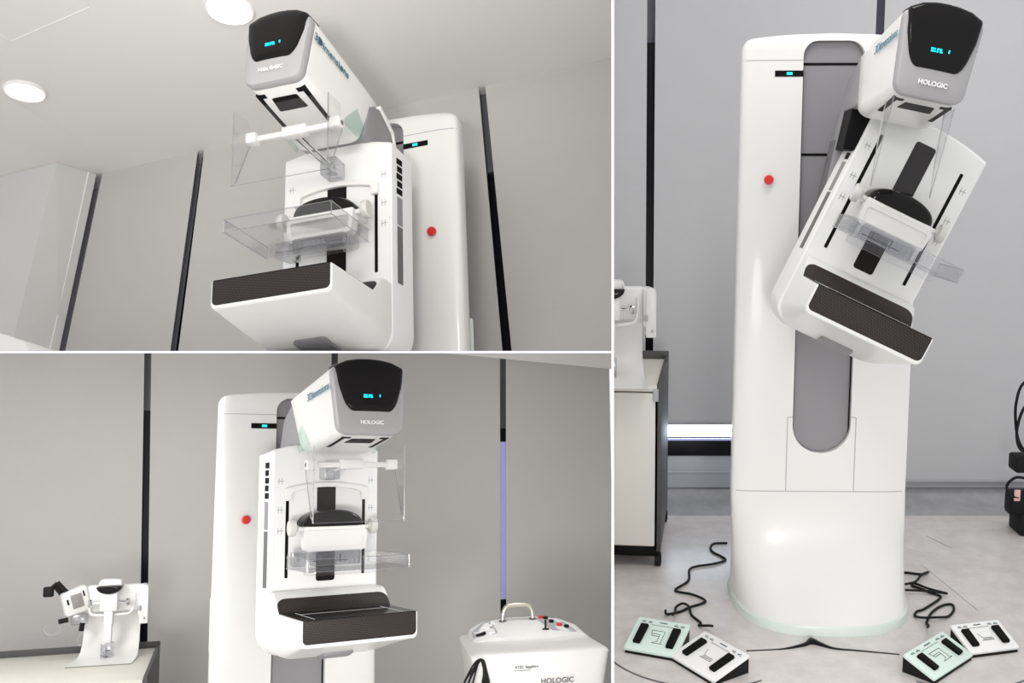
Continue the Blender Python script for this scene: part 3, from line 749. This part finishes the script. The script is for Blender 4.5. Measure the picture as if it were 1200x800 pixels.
# ------------------------------------------------------------------ breast biopsy unit (stands on a cart)
def biopsy(mw, label, control=True, arms=(-1, 1)):
    root = thing('biopsy_unit', label, 'biopsy unit', mw, 'biopsy units')
    # bent sheet stand: flaring foot, curved up to an upright back
    prof = [(-.23, .004), (-.08, .006), (-.02, .012), (.02, .03), (.05, .07), (.065, .13), (.07, .22), (.07, .315)]
    wid = [.132, .128, .124, .121, .119, .118, .118, .118]
    bm = bmesh.new(); t = .007; top = []; bot = []
    rows = []
    for (y, z), w in zip(prof, wid):
        rows.append([(-w, y, z), (w, y, z), (w, y + t * .8, z - t * .6 if z > .02 else z - .004), (-w, y + t * .8, z - t * .6 if z > .02 else z - .004)])
    loft(bm, rows); st = finish('stand', bm, 'white', root, 60)
    # cross beam with rounded ends and pillar head
    bm = bmesh.new(); box(bm, -.11, .125, .0, .065, .205, .325, .012); box(bm, .118, .150, -.03, .055, .185, .325, .010)
    hb = finish('head_beam', bm, 'white_paint', root)
    bm = bmesh.new(); prism(bm, rpoly([(.128, .15), (.165, .15), (.165, .318), (.128, .330)], [.006, .006, .016, .010], 4), 'y', -.045, .03, .004)
    sa = finish('side_arm', bm, 'white', root)
    bm = bmesh.new(); lathe(bm, [(.006, .21), (.007, .224), (.005, .232)], 'z', (.128, -.05, 0), 12); lathe(bm, [(.003, .19), (.005, .195), (.003, .2)], 'z', (.15, -.048, -.02), 10); finish('arm_screw', bm, 'lgrey', sa)
    bm = bmesh.new(); tube(bm, [(-.085, -.005, .235), (-.08, -.02, .205), (-.05, -.025, .195), (.05, -.025, .195), (.09, -.02, .205), (.10, -.008, .25), (.10, -.004, .29)], .006, 10, smooth=5)
    finish('wire_guard', bm, 'white_paint', root)
    # pillar: box, stem, clear needle guide
    bm = bmesh.new(); box(bm, -.036, .036, -.055, .005, .212, .30, .005)
    pillar = finish('needle_drive', bm, 'white', root)
    bm = bmesh.new(); box(bm, -.018, .018, -.05, -.015, .155, .215, .003); box(bm, -.015, .015, -.048, -.018, .072, .158, .003); finish('stem', bm, 'white_paint', pillar)
    bm = bmesh.new(); box(bm, -.024, .024, -.06, -.012, .008, .075, .004); tube(bm, [(0, -.064, .004), (0, -.064, .06)], .004, 8); box(bm, -.014, .016, -.066, -.06, .030, .036); finish('needle_guide', bm, 'clearedge', pillar)
    bm = bmesh.new(); box(bm, -.012, .010, -.068, -.064, .014, .018); box(bm, -.004, .016, -.068, -.064, .04, .044); finish('guide_mark', bm, 'dkink', pillar)
    bm = bmesh.new(); half = [(.052 * math.cos(-PI * i / 16), .322 + .033 * math.sin(-PI * i / 16)) for i in range(17)]; prism(bm, half, 'y', -.062, .0, .002); finish('dial', bm, 'smoke', root)
    bm = bmesh.new(); prism(bm, rpoly([(-.048, .323), (.052, .323), (.050, .352), (-.040, .356)], [.004, .004, .018, .018], 5), 'y', -.05, .02, .006); finish('dial_cap', bm, 'white', root)
    for s in (-1, 1):
        bm = bmesh.new(); tube(bm, [(s * .034, -.03, .25), (s * .075, -.035, .25)], .006, 10); lathe(bm, [(.006, s * .068), (.016, s * .072), (.019, s * .078), (.016, s * .086), (.004, s * .088)], 'x', (0, -.035, .25), 18); finish('knob', bm, 'chrome', root)
    if control:
        MC = Matrix.Translation((-.145, -.01, .262)) @ Matrix.Rotation(R(26), 4, 'Z') @ Matrix.Rotation(R(-16), 4, 'Y')
        bm = bmesh.new(); prism(bm, rpoly([(-.055, -.055), (.05, -.055), (.055, .06), (-.05, .05)], .01, 4), 'y', -.025, .025, .005); cu = finish('control_unit', bm, 'white', root, mw=MC)
        bm = bmesh.new(); box(bm, -.022, .026, -.0275, -.02, -.03, .032, .002); finish('screen', bm, 'screen', cu)
        bm = bmesh.new(); box(bm, .032, .038, -.0275, -.02, .012, .038, .001); box(bm, -.04, -.033, -.0275, -.02, -.005, .02, .001); finish('side_key', bm, 'black', cu)
        bm = bmesh.new(); MH = [(-.17, .0, .262), (-.205, -.005, .305), (-.232, -.01, .335)]
        tube(bm, [(-.165, -.01, .285), (-.19, -.015, .31), (-.222, -.02, .348)], .011, 10); tube(bm, [(-.175, .0, .255), (-.2, -.01, .29), (-.228, -.02, .33)], .010, 10)
        box(bm, -.275, -.235, -.035, -.0, .285, .33, .006, mw=None); tube(bm, [(-.25, -.02, .318), (-.222, -.02, .345)], .008, 8)
        finish('handle', bm, 'rubber', root)
        for a, b in (((-.205, -.03, .175), (-.168, -.03, .182)), ((-.112, -.03, .13), (-.108, -.03, .165))):
            bm = bmesh.new(); tube(bm, [a, b], .011, 10); finish('hand_switch', bm, 'rubber', root)
        bm = bmesh.new(); tube(bm, [(-.168, -.03, .182), (-.15, -.025, .20), (-.13, -.02, .215)], .0025, 6, 5); tube(bm, [(-.11, -.03, .165), (-.125, -.02, .19), (-.11, -.01, .215)], .0025, 6, 5); tube(bm, [(-.205, -.03, .175), (-.20, -.02, .13), (-.24, -.01, .115), (-.27, 0, .135), (-.262, .01, .15)], .002, 6, 6); tube(bm, [(-.108, -.03, .13), (-.125, -.02, .09), (-.118, -.01, .06)], .002, 6, 6)
        finish('lead', bm, 'lgrey', root)
        bm = bmesh.new(); box(bm, -.16, -.09, -.03, .01, .155, .205, .012); finish('holder', bm, 'clearedge', root)
    return root
clip_tree(c1, Vector((tw + .001, 0, 0)), Vector((1, 0, 0)))
cd = TR @ Matrix.Translation((-.728, .55, .7285)) @ Matrix.Scale(1.09, 4)
b1 = biopsy(cd, 'white biopsy unit half cut off by the divider, on the cart beside the tilted machine', control=False)
clip_tree(b1, Vector((tw + .001, 0, 0)), Vector((1, 0, 0)))

# equipment at the right edge of the right bay: loops of cable over a dark stand
def at_r(u, v, y): return at(TR, u, v, 1, y)
es = thing('equipment_stand', 'dark equipment stand cut off at the right edge, in front of the grey blind', 'stand', TR @ Matrix.Translation((1.06, .8, 0)))
bm = bmesh.new(); box(bm, -.045, .1, -.06, .08, .0, .10, .012); finish('stand_foot', bm, 'rubber', es)
bm = bmesh.new(); tube(bm, [(.03, 0, .08), (.03, 0, 1.0)], .018, 14); finish('stand_pole', bm, 'dgrey', es)
bm = bmesh.new(); box(bm, -.075, .06, -.05, .05, .275, .345, .01); finish('power_box', bm, 'rubber', es)
bm = bmesh.new(); box(bm, -.085, .05, -.045, .05, .08, .185, .02); finish('motor_housing', bm, 'rubber', es)
bm = bmesh.new(); box(bm, -.078, -.052, -.055, -.045, .155, .205, .004); finish('plug', bm, 'pinkplastic', es)
cord('hanging_cable', 'loops of black cable hanging on the dark stand at the right edge', [(1.07, .76, .70), (.99, .755, .66), (.965, .75, .58), (.968, .75, .50), (.985, .75, .42), (1.02, .745, .37), (1.06, .75, .40), (1.08, .75, .5), (1.05, .745, .60), (.995, .74, .56), (.972, .74, .47), (.98, .735, .40), (1.01, .735, .38), (1.05, .74, .45)], .006)
cord('power_cable', 'black power cable curling out of the dark stand near the skirting', [(1.03, .745, .255), (.985, .745, .26), (.955, .75, .235), (.950, .75, .205), (.97, .75, .18), (1.0, .75, .17)], .006)

# ------------------------------------------------------------------ LOWER LEFT BAY
def bay(p, r, yaw, u, v, depth):
    m = rotm(p, r, yaw).to_4x4(); m.translation = Vector(((u - CX) / F * depth, depth, -(v - CY) / F * depth)); return CW @ m
WL = bay(-.13137, -.02001, R(22), 170, 600, 5.35)      # origin on the blinds' plane at the first gap
def onw(m, u, v, y=0.): p = at(m, u, v, 1, y); return (p.x, p.z)
floorz = (WL.inverted() @ ML.translation).z
pL = lambda u, v: onw(WL, u, v)
def lower_blind(lt, rt_, rb, lb, label): return panel('roller_blind', WL, [lb, rb, rt_, lt], 0, .003, 'blind_warm', label, 'blind', 'warm grey roller blinds')
zt = .76; zb = -1.45
def vline(u0, v0, u1, v1):
    (xa, za), (xb, zb_) = pL(u0, v0), pL(u1, v1)
    f = lambda z: xa + (xb - xa) * (z - za) / (zb_ - za)
    return f
e1a, e1b = vline(168.5, 415, 163.5, 750), vline(176.5, 415, 172.5, 750)
e2a, e2b = vline(388, 415, 387.5, 600), vline(395.5, 415, 395, 600)
e3a, e3b = vline(586, 415, 586.5, 715), vline(593, 415, 593.5, 715)
xL0 = pL(-40, 600)[0]; xR0 = pL(717.2, 600)[0]
zt_ = lambda u: pL(u, 412.5)[1] + .02
lower_blind((xL0, zt_(0)), (e1a(.72), zt_(168)), (e1a(zb), zb), (xL0, zb), 'warm grey roller blind behind the biopsy unit, left of the first black gap')
lower_blind((e1b(.72), zt_(176)), (e2a(.72), zt_(388)), (e2a(zb), zb), (e1b(zb), zb), 'warm grey roller blind behind the column of the upright machine')
lower_blind((e2b(.72), zt_(395)), (e3a(.72), zt_(586)), (e3a(zb), zb), (e2b(zb), zb), 'grey roller blind right of the upright machine, left of the lilac gap')
lower_blind((e3b(.72), zt_(593)), (xR0, zt_(717)), (xR0, zb), (e3b(zb), zb), 'warm grey roller blind at right behind the suction console')
panel('wall_rear', WL, [(xL0, zb), (xR0 + .03, zb), (xR0 + .03, .80), (xL0, .80)], .12, .05, 'mullion', structure=True)
def gap_piece(name, a, b, v0, v1, u, m, y=.05):
    z0_, z1_ = pL(u, v1)[1], pL(u, v0)[1]; zz = [z0_, z1_]
    panel(name, WL, [(a(z0_) - .02, z0_), (b(z0_) + .02, z0_), (b(z1_) + .02, z1_), (a(z1_) - .02, z1_)], y, .02, m, structure=True)
gap_piece('window_4', e1a, e1b, 480, 790, 170, 'window'); gap_piece('window_5', e1a, e1b, 412, 480, 172, 'mullion_dk')
gap_piece('window_6', e2a, e2b, 412, 700, 391, 'mullion_dk')
gap_piece('window_7', e3a, e3b, 412, 501, 589, 'mullion_dk'); gap_piece('window_8', e3a, e3b, 501, 517, 589, 'window'); gap_piece('window_9', e3a, e3b, 517, 703, 590, 'mullion_lit')
gap_piece('window_10', e3a, e3b, 703, 719, 590, 'window'); gap_piece('window_11', e3a, e3b, 719, 790, 590, 'mullion_lit')
# white bulkhead where the ceiling meets the blinds
cA, cB = pL(508, 412.6), pL(717.2, 432.3); cT = pL(717.2, 411.8)
bm = bmesh.new(); tri = [cA, cB, (cT[0], cT[1] + .04), (cA[0], cA[1] + .04)]
loft(bm, [[(x, -.07, z) for x, z in [at(WL, 508, 412.6, 1, -.07).xz, at(WL, 717.2, 432.3, 1, -.07).xz, at(WL, 717.2, 408, 1, -.07).xz, at(WL, 508, 408, 1, -.07).xz]], [(x, -.002, z) for x, z in tri]])
o = finish('trim_9', bm, 'ceil', mw=WL); o['kind'] = 'structure'
clip(o, EYE - UPN * (th_ + .002), -UPN)
for o in [q for q in bpy.data.objects if q.type == 'MESH' and q.parent is None and q.matrix_basis == WL]:
    clip(o, EYE - UPN * (th_ + .0022), -UPN); clip(o, Vector((-tw - .001, 0, 0)), Vector((-1, 0, 0)))
FL = Matrix.Translation((0, 0, 0)) @ ML
bm = bmesh.new(); box(bm, -2.2, 1.6, -1.3, 2.9, -.06, 0.); o = finish('floor_lower', bm, 'floor', mw=CW @ (lambda m: m)(Matrix.Translation(Vector((-1.12891, 3.61411, -2.10112))) @ rotm(-.13137, -.02001, R(12)).to_4x4())); o['kind'] = 'structure'
clip(o, Vector((-tw - .001, 0, 0)), Vector((-1, 0, 0)))

# shelf cart with its biopsy unit
CLm = CW @ (Matrix.Translation(Vector((-1.9, 4.05, -1.0))) @ rotm(-.13137, -.02001, R(21)).to_4x4())
pc0 = at(CLm, 173, 796, 1, 0.)           # front right top corner, in the cart's frame
hgt = .80
CLm = CLm @ Matrix.Translation((pc0.x, 0, pc0.z - hgt))
zled = at(CLm, 100, 764, 2, hgt)
cart(CLm, -.80, 0., 0., zled.y, hgt, 'beige topped cart with charcoal back ledge under the biopsy unit with black handles', ledge=.030, drawers=True)
pb = at(CLm, 127, 771, 2, hgt)
biopsy(CLm @ Matrix.Translation((pb.x, pb.y, hgt + .001)) @ Matrix.Rotation(R(-5), 4, 'Z') @ Matrix.Scale(.985, 4), 'white biopsy unit with black handles and hanging hand switches, on a beige cart top', control=True)

# suction console
CS = CW @ (Matrix.Translation(Vector((0, 3.45, -1.1))) @ rotm(-.13137, -.02001, R(14)).to_4x4())
p0 = at(CS, 636, 766, 1, 0.)
CS = CS @ Matrix.Translation((p0.x, 0, p0.z))
def console(mw):
    root = thing('suction_console', 'white suction console with curved steel handle and red sockets, right of the upright machine', 'medical console', mw)
    q = lambda u, v, y=0.: at(mw, u, v, 1, y)
    H = .0
    # body: lofted plan rings, rounded front, flaring to the top
    def ring(hw, yf, yb, z, r=.05):
        return [(x, y, z) for x, y in rpoly([(-hw, yf), (hw, yf), (hw * .97, yb), (-hw * .97, yb)], r, 6)]
    bm = bmesh.new()
    loft(bm, [ring(.19, .02, .50, -.95), ring(.20, .01, .52, -.55), ring(.208, .004, .535, -.18), ring(.232, .0, .545, -.02, .045), ring(.236, .002, .545, -.004, .045), ring(.228, .012, .535, .004, .04), ring(.19, .06, .50, .008, .03)])
    body = finish('console_body', bm, 'white', root, 45)
    # raised rear hood with sloping top
    bm = bmesh.new()
    hood = [(x + .012, z) for x, z in rpoly([(-.215, .0), (.215, .0), (.197, .024), (.13, .050), (.04, .062), (-.06, .062), (-.155, .050), (-.205, .024)], [.004, .004, .03, .06, .1, .1, .05, .03], 5)]
    loft(bm, [[(x, .29, z * .30 + .002) for x, z in hood], [(x * 1., .315, z * .42 + .004) for x, z in hood], [(x, .47, z * 1. + .004) for x, z in hood], [(x * .97, .53, z * .85 + .004) for x, z in hood]])
    hd = finish('console_hood', bm, 'white_paint', root, 45)
    def top(x, y):   # height of the hood's top near (x, y)
        zh = None
        for a, b in zip(hood, hood[1:] + hood[:1]):
            if (a[0] - x) * (b[0] - x) <= 0 and abs(a[0] - b[0]) > 1e-6:
                z = a[1] + (b[1] - a[1]) * (x - a[0]) / (b[0] - a[0]); zh = z if zh is None else max(zh, z)
        return (zh or 0) * (.42 + (y - .315) / .155 * .58) + .004
    def plate(nm, poly, m, parent, lift=.002):
        bm = bmesh.new(); loft(bm, [[(x, y, top(x, y) - .02) for x, y in poly], [(x, y, top(x, y) + lift) for x, y in poly]]); return finish(nm, bm, m, parent)
    kp = plate('key_panel', rpoly([(-.195, .325), (-.105, .325), (-.115, .462), (-.15, .462), (-.19, .42)], .01, 3), 'lgrey', hd)
    plate('key_display', [(-.182, .335), (-.148, .335), (-.148, .360), (-.182, .360)], 'black', hd, .004)
    for i in range(4):
        for j in range(2):
            x = -.178 + .012 * i + .022 * j; y = .372 + .020 * i
            plate('key', [(x, y), (x + .016, y), (x + .016, y + .011), (x, y + .011)], 'padwhite', hd, .004)
    for j in range(2): plate('key', [(-.138, .334 + .022 * j), (-.115, .334 + .022 * j), (-.115, .351 + .022 * j), (-.138, .351 + .022 * j)], 'padwhite', hd, .005)
    sp = plate('socket_panel', rpoly([(.095, .325), (.19, .325), (.165, .43), (.07, .465), (.05, .45)], .012, 3), 'lgrey', hd)
    for (x, y, m) in ((.072, .452, 'red'), (.090, .448, 'rubber'), (.106, .415, 'rubber'), (.130, .382, 'red'), (.155, .372, 'rubber')):
        bm = bmesh.new(); z = top(x, y); lathe(bm, [(.006, z - .01), (.0095, z + .002), (.0095, z + .009), (.005, z + .011)], 'z', (x, y, 0), 14); finish('socket', bm, m, hd)
    bm = bmesh.new()
    hx0, hx1, hy = -.072, .040, .445
    z0 = top(hx0, hy); tube(bm, [(hx0, hy, z0 - .02), (hx0, hy, z0 + .02), (hx0 + .012, hy, z0 + .05), (hx0 + .04, hy, z0 + .056), (hx1 - .04, hy, z0 + .056), (hx1 - .012, hy, z0 + .05), (hx1, hy, z0 + .02), (hx1, hy, z0 - .02)], .0085, 14, smooth=6)
    h = finish('handle', bm, 'steel', root)
    for x in (hx0, hx1):
        bm = bmesh.new(); z = top(x, hy); lathe(bm, [(.0085, z - .006), (.014, z - .002), (.014, z + .003), (.0085, z + .005)], 'z', (x, hy, 0), 18)
        finish('handle_collar', bm, 'dgrey', h)
    bm = bmesh.new(); box(bm, .067, .074, .335, .342, .028, .068, .002); box(bm, .058, .083, .330, .346, .024, .038, .003); finish('hook', bm, 'rubber', root)
    text_obj('maker_lettering', 'HOLOGIC', .0245, 'dkink', body, frame_mat((.048, -.003, -.088), (1, 0, 0), (0, 0, 1)), .0006, bold=.0003)
    text_obj('model_lettering', 'ATEC Sapphire', .0125, 'dgrey', body, frame_mat((-.055, -.004, -.038), (1, 0, 0), (0, 0, 1)), .0006, align='CENTER', bold=.0002)
    bm = bmesh.new(); box(bm, -.098, -.04, -.004, .004, -.0500, -.0485); finish('model_rule', bm, 'grey', body)
    return root
console(CS)
bm = bmesh.new()
for i in range(7):
    k = .006 * math.sin(i * 2.1); f = i / 6.
    tube(bm, [(-.262 - .02 * f, -.014 - .004 * (i % 3), -.30), (-.258 - .022 * f + k, -.018 + .004 * (i % 2), -.17), (-.236 - .030 * f + k, -.018, -.085), (-.216 - .012 * f, -.012 - .004 * (i % 2), -.016 - .004 * (i % 3)), (-.206 + .006 * f, -.008, -.006 - .003 * (i % 2)), (-.198 + .010 * f, -.015, -.045), (-.206 + .028 * f, -.018 + .005 * (i % 2), -.11 + k), (-.208 + .034 * f + k, -.014, -.30)], .0030, 7, smooth=6)
tag(finish('console_lead', bm, 'rubber', mw=CS), 'bundle of black leads hanging over the left front corner of the suction console', 'cable')

# ------------------------------------------------------------------ UPPER LEFT BAY
WU = bay(-.28505, -.07059, R(-15.5), 534, 300, 3.92)
pU = lambda u, v: onw(WU, u, v)
zc_ = (pU(120, 203)[1] + pU(716, 68)[1]) / 2
zbu = pU(360, 412)[1] - .25
def vl(u0, v0, u1, v1):
    (xa, za), (xb, zb_) = pU(u0, v0), pU(u1, v1)
    return lambda z: xa + (xb - xa) * (z - za) / (zb_ - za)
g1a, g1b = vl(231.5, 178, 199.5, 410), vl(239, 178, 209, 410)
g2a, g2b = vl(561, 105, 588.5, 410), vl(569, 105, 599.5, 410)
g0 = vl(120, 203, 77, 408)
xru = pU(717.2, 200)[0]
def ub(a, b, label): panel('roller_blind', WU, [(a(zbu), zbu), (b(zbu), zbu), (b(zc_), zc_), (a(zc_), zc_)], 0, .003, 'blind_warm', label, 'blind', 'upper grey roller blinds')
ub(g0, g1a, 'slanting grey roller blind at left under the white ceiling, beside the lilac strip')
ub(g1b, g2a, 'grey roller blind behind the machine seen from below')
ub(g2b, lambda z: xru + .08, 'grey roller blind beyond the black gap, right of the machine seen from below')
panel('wall_upper', WU, [(g0(zbu) - .9, zbu), (xru + .15, zbu), (xru + .15, zc_ + .05), (g0(zc_) - .9, zc_ + .05)], .11, .05, 'lgrey', structure=True)
def ug(name, a, b, v0, v1, u, m, pad=.015):
    z0_, z1_ = pU(u, v1)[1], min(zc_, pU(u, v0)[1])
    panel(name, WU, [(a(z0_) - pad, z0_), (b(z0_) + pad, z0_), (b(z1_) + pad, z1_), (a(z1_) - pad, z1_)], .05, .02, m, structure=True)
ug('window_12', g1a, g1b, 160, 430, 220, 'window'); ug('window_13', g2a, g2b, 196, 430, 580, 'window'); ug('window_14', g2a, g2b, 80, 196, 567, 'mullion_dk')
gs = vl(115.5, 215, 71, 408)
ug('window_15', lambda z: gs(z), lambda z: g0(z), 308, 430, 95, 'mullion_lit', .004)
# ceiling with a faint access hatch and two downlights
cm = WU @ Matrix.Translation((0, 0, zc_))
bm = bmesh.new(); box(bm, -4.2, xru + 1.2, -2.9, .18, 0., .08); o = finish('ceiling', bm, 'ceil', mw=cm); o['kind'] = 'structure'
clip(o, Vector((-tw - .001, 0, 0)), Vector((-1, 0, 0)))
def onc(u, v): p = at(cm, u, v, 2, 0.); return p
def cline(pts, r=.0025):
    bm = bmesh.new(); tube(bm, [(*onc(u, v).xy, .0) for u, v in pts], r, 5); return bm
o = finish('trim_10', cline([(-6, 37), (14, 48), (106, 8), (97, -6)]), 'ceil', mw=cm); o['kind'] = 'structure'
o = finish('trim_11', cline([(0, 106), (104, 174)], .002), 'ceil', mw=cm); o['kind'] = 'structure'
for (u, v, ur, lab) in ((29.5, 106, 21.5, 'round recessed downlight on the left of the white ceiling'), (270, 11, 25, 'round recessed downlight nearest the tubehead of the machine seen from below')):
    p = onc(u, v); r = (onc(u + ur, v) - onc(u - ur, v)).length / 2 * .98
    t = thing('downlight', lab, 'ceiling light', cm @ Matrix.Translation((p.x, p.y, 0)), 'ceiling downlights')
    bm = bmesh.new(); lathe(bm, [(r * .98, .0), (r * 1.16, .0), (r * 1.16, -.006), (r * 1.05, -.012), (r * .98, -.004)], 'z', (0, 0, 0), 40); finish('trim_ring', bm, 'padwhite', t)
    bm = bmesh.new(); lathe(bm, [(.001, -.004), (r, -.004), (r, -.001), (.001, -.001)], 'z', (0, 0, 0), 40); finish('diffuser', bm, 'lamp', t)
# boxed-in pillar at the far left, lighter front, with a thin joint
tp = [onc(u, v) for u, v in ((66, 190), (104, 206), (-30, 214))]
e = (onc(66, 190) - onc(104, 206)); 
WUz = cm
def vdir(u0, v0, u1, v1, depth_from):    # lower end of a near-vertical edge that starts on the ceiling
    a = onc(u0, v0); pl = at(cm, u1, v1, 1, a.y); return a, pl
a0, a1 = vdir(66, 190, 17, 392, None); b0, b1 = vdir(113, 204, 69.5, 410, None); c0, c1 = vdir(-30, 214, -75, 412, None)
dz = -1.6
def ext(a, b): k = dz / (b.z - a.z); return a + (b - a) * k
bm = bmesh.new()
topr = [Vector((*q.xy, -.001)) for q in (c0, a0, b0)]; topr.append(topr[0] + topr[2] - topr[1])
botr = [ext(c0, c1), ext(a0, a1), ext(b0, b1)]; botr.append(botr[0] + botr[2] - botr[1])
loft(bm, [topr, botr]); o = finish('wall_left', bm, 'pillar', mw=cm, ang=10); o['kind'] = 'structure'
bm = bmesh.new(); f = .80; j0 = topr[1] + (topr[2] - topr[1]) * f; j1 = botr[1] + (botr[2] - botr[1]) * f
tube(bm, [j0, j1], .003, 6); o = finish('trim_12', bm, 'whiteink', mw=cm); o['kind'] = 'structure'
# rounded top corner of a white monitor-like housing at the bottom left
for o in [q for q in bpy.data.objects if q.type == 'MESH' and q.parent is None and (q.matrix_basis == WU or q.matrix_basis == cm)]:
    clip(o, UPC, UPN); clip(o, Vector((-tw - .001, 0, 0)), Vector((-1, 0, 0)))
HB = bay(-.28505, -.07059, R(-15.5), 5, 405, 2.9)
h0 = [at(HB, u, v, 1, 0.) for u, v in ((-30, 384), (4, 391), (26, 399), (33, 408), (33, 430), (-30, 430))]
bm = bmesh.new(); prism(bm, rpoly([(q.x, q.z) for q in h0], [0, .02, .02, .02, 0, 0], 5), 'y', 0, .2, .006)
hs_ = tag(finish('equipment_housing', bm, 'white', mw=HB), 'rounded corner of a white housing in front of the pale boxed pillar', 'equipment')
clip(hs_, UPC, UPN)

# ------------------------------------------------------------------ light
w = bpy.data.worlds.new('room_light'); S.world = w; w.use_nodes = True
bg = w.node_tree.nodes['Background']; bg.inputs[0].default_value = (.985, .985, 1, 1); bg.inputs[1].default_value = .95
def area(loc, aim, size, power, spread=120, col=(1, .98, .95)):
    l = bpy.data.lights.new('unseen_bay_lamp', 'AREA'); l.energy = power; l.size = size; l.shape = 'DISK'; l.color = col; l.spread = R(spread)
    o = bpy.data.objects.new('unseen_bay_lamp', l); COL.objects.link(o)
    p = Vector(loc); d = Vector(aim) - p
    o.location = p; o.rotation_euler = d.to_track_quat('-Z', 'Y').to_euler(); return o
def cw(x, y, z): return CW @ Vector((x, y, z))
# right bay: unseen ceiling lamps above the frame, and one added low fill
area(TR @ Vector((-.1, -.9, 3.0)), TR @ Vector((0, .1, .3)), .6, 7, 150)
area(cw(.45, .1, -.75), cw(.62, 3.8, -.75), .5, 2, 44)  # added low front fill for cart, floor and column toe
area(TR @ Vector((.9, .3, 3.0)), TR @ Vector((.3, .3, .0)), .4, 4, 150)
# lower bay: unseen lamp under the divider's left end, added low fills in front
area(cw(-2.62, 3.1, -.3), cw(-.9, 5.2, -.9), .6, 13, 160, (1, .985, .96))
for p in ((-.30, 3.9), (-1.9, 4.3)):        # added lamps, edge-on under the divider, to brighten upward faces
    area(cw(p[0], p[1], -.0048), cw(p[0], p[1] + .01, -1.), .35, 3.6, 170, (1, .985, .96))
area(cw(-.75, .1, -.75), cw(-1.15, 3.6, -1.05), .6, 3.2, 42, (1, .98, .95))
area(cw(-.35, 1.2, -.62), cw(-.55, 5, -1.0), .4, 1.5, 46, (1, .975, .94))
# upper bay: added lamp out of frame, added low uplight for the ceiling
area(cw(-.5, 1.3, 1.35), cw(-1.2, 3.9, .3), .4, 9, 160, (1, .98, .95))
area(cw(-.6, .1, .28), cw(-1.3, 3.6, 1.25), .4, 4, 42, (1, .97, .93))

S.view_settings.view_transform = 'Standard'; S.view_settings.look = 'None'; S.view_settings.exposure = 0.; S.view_settings.gamma = 1; S.view_settings.use_curve_mapping = False
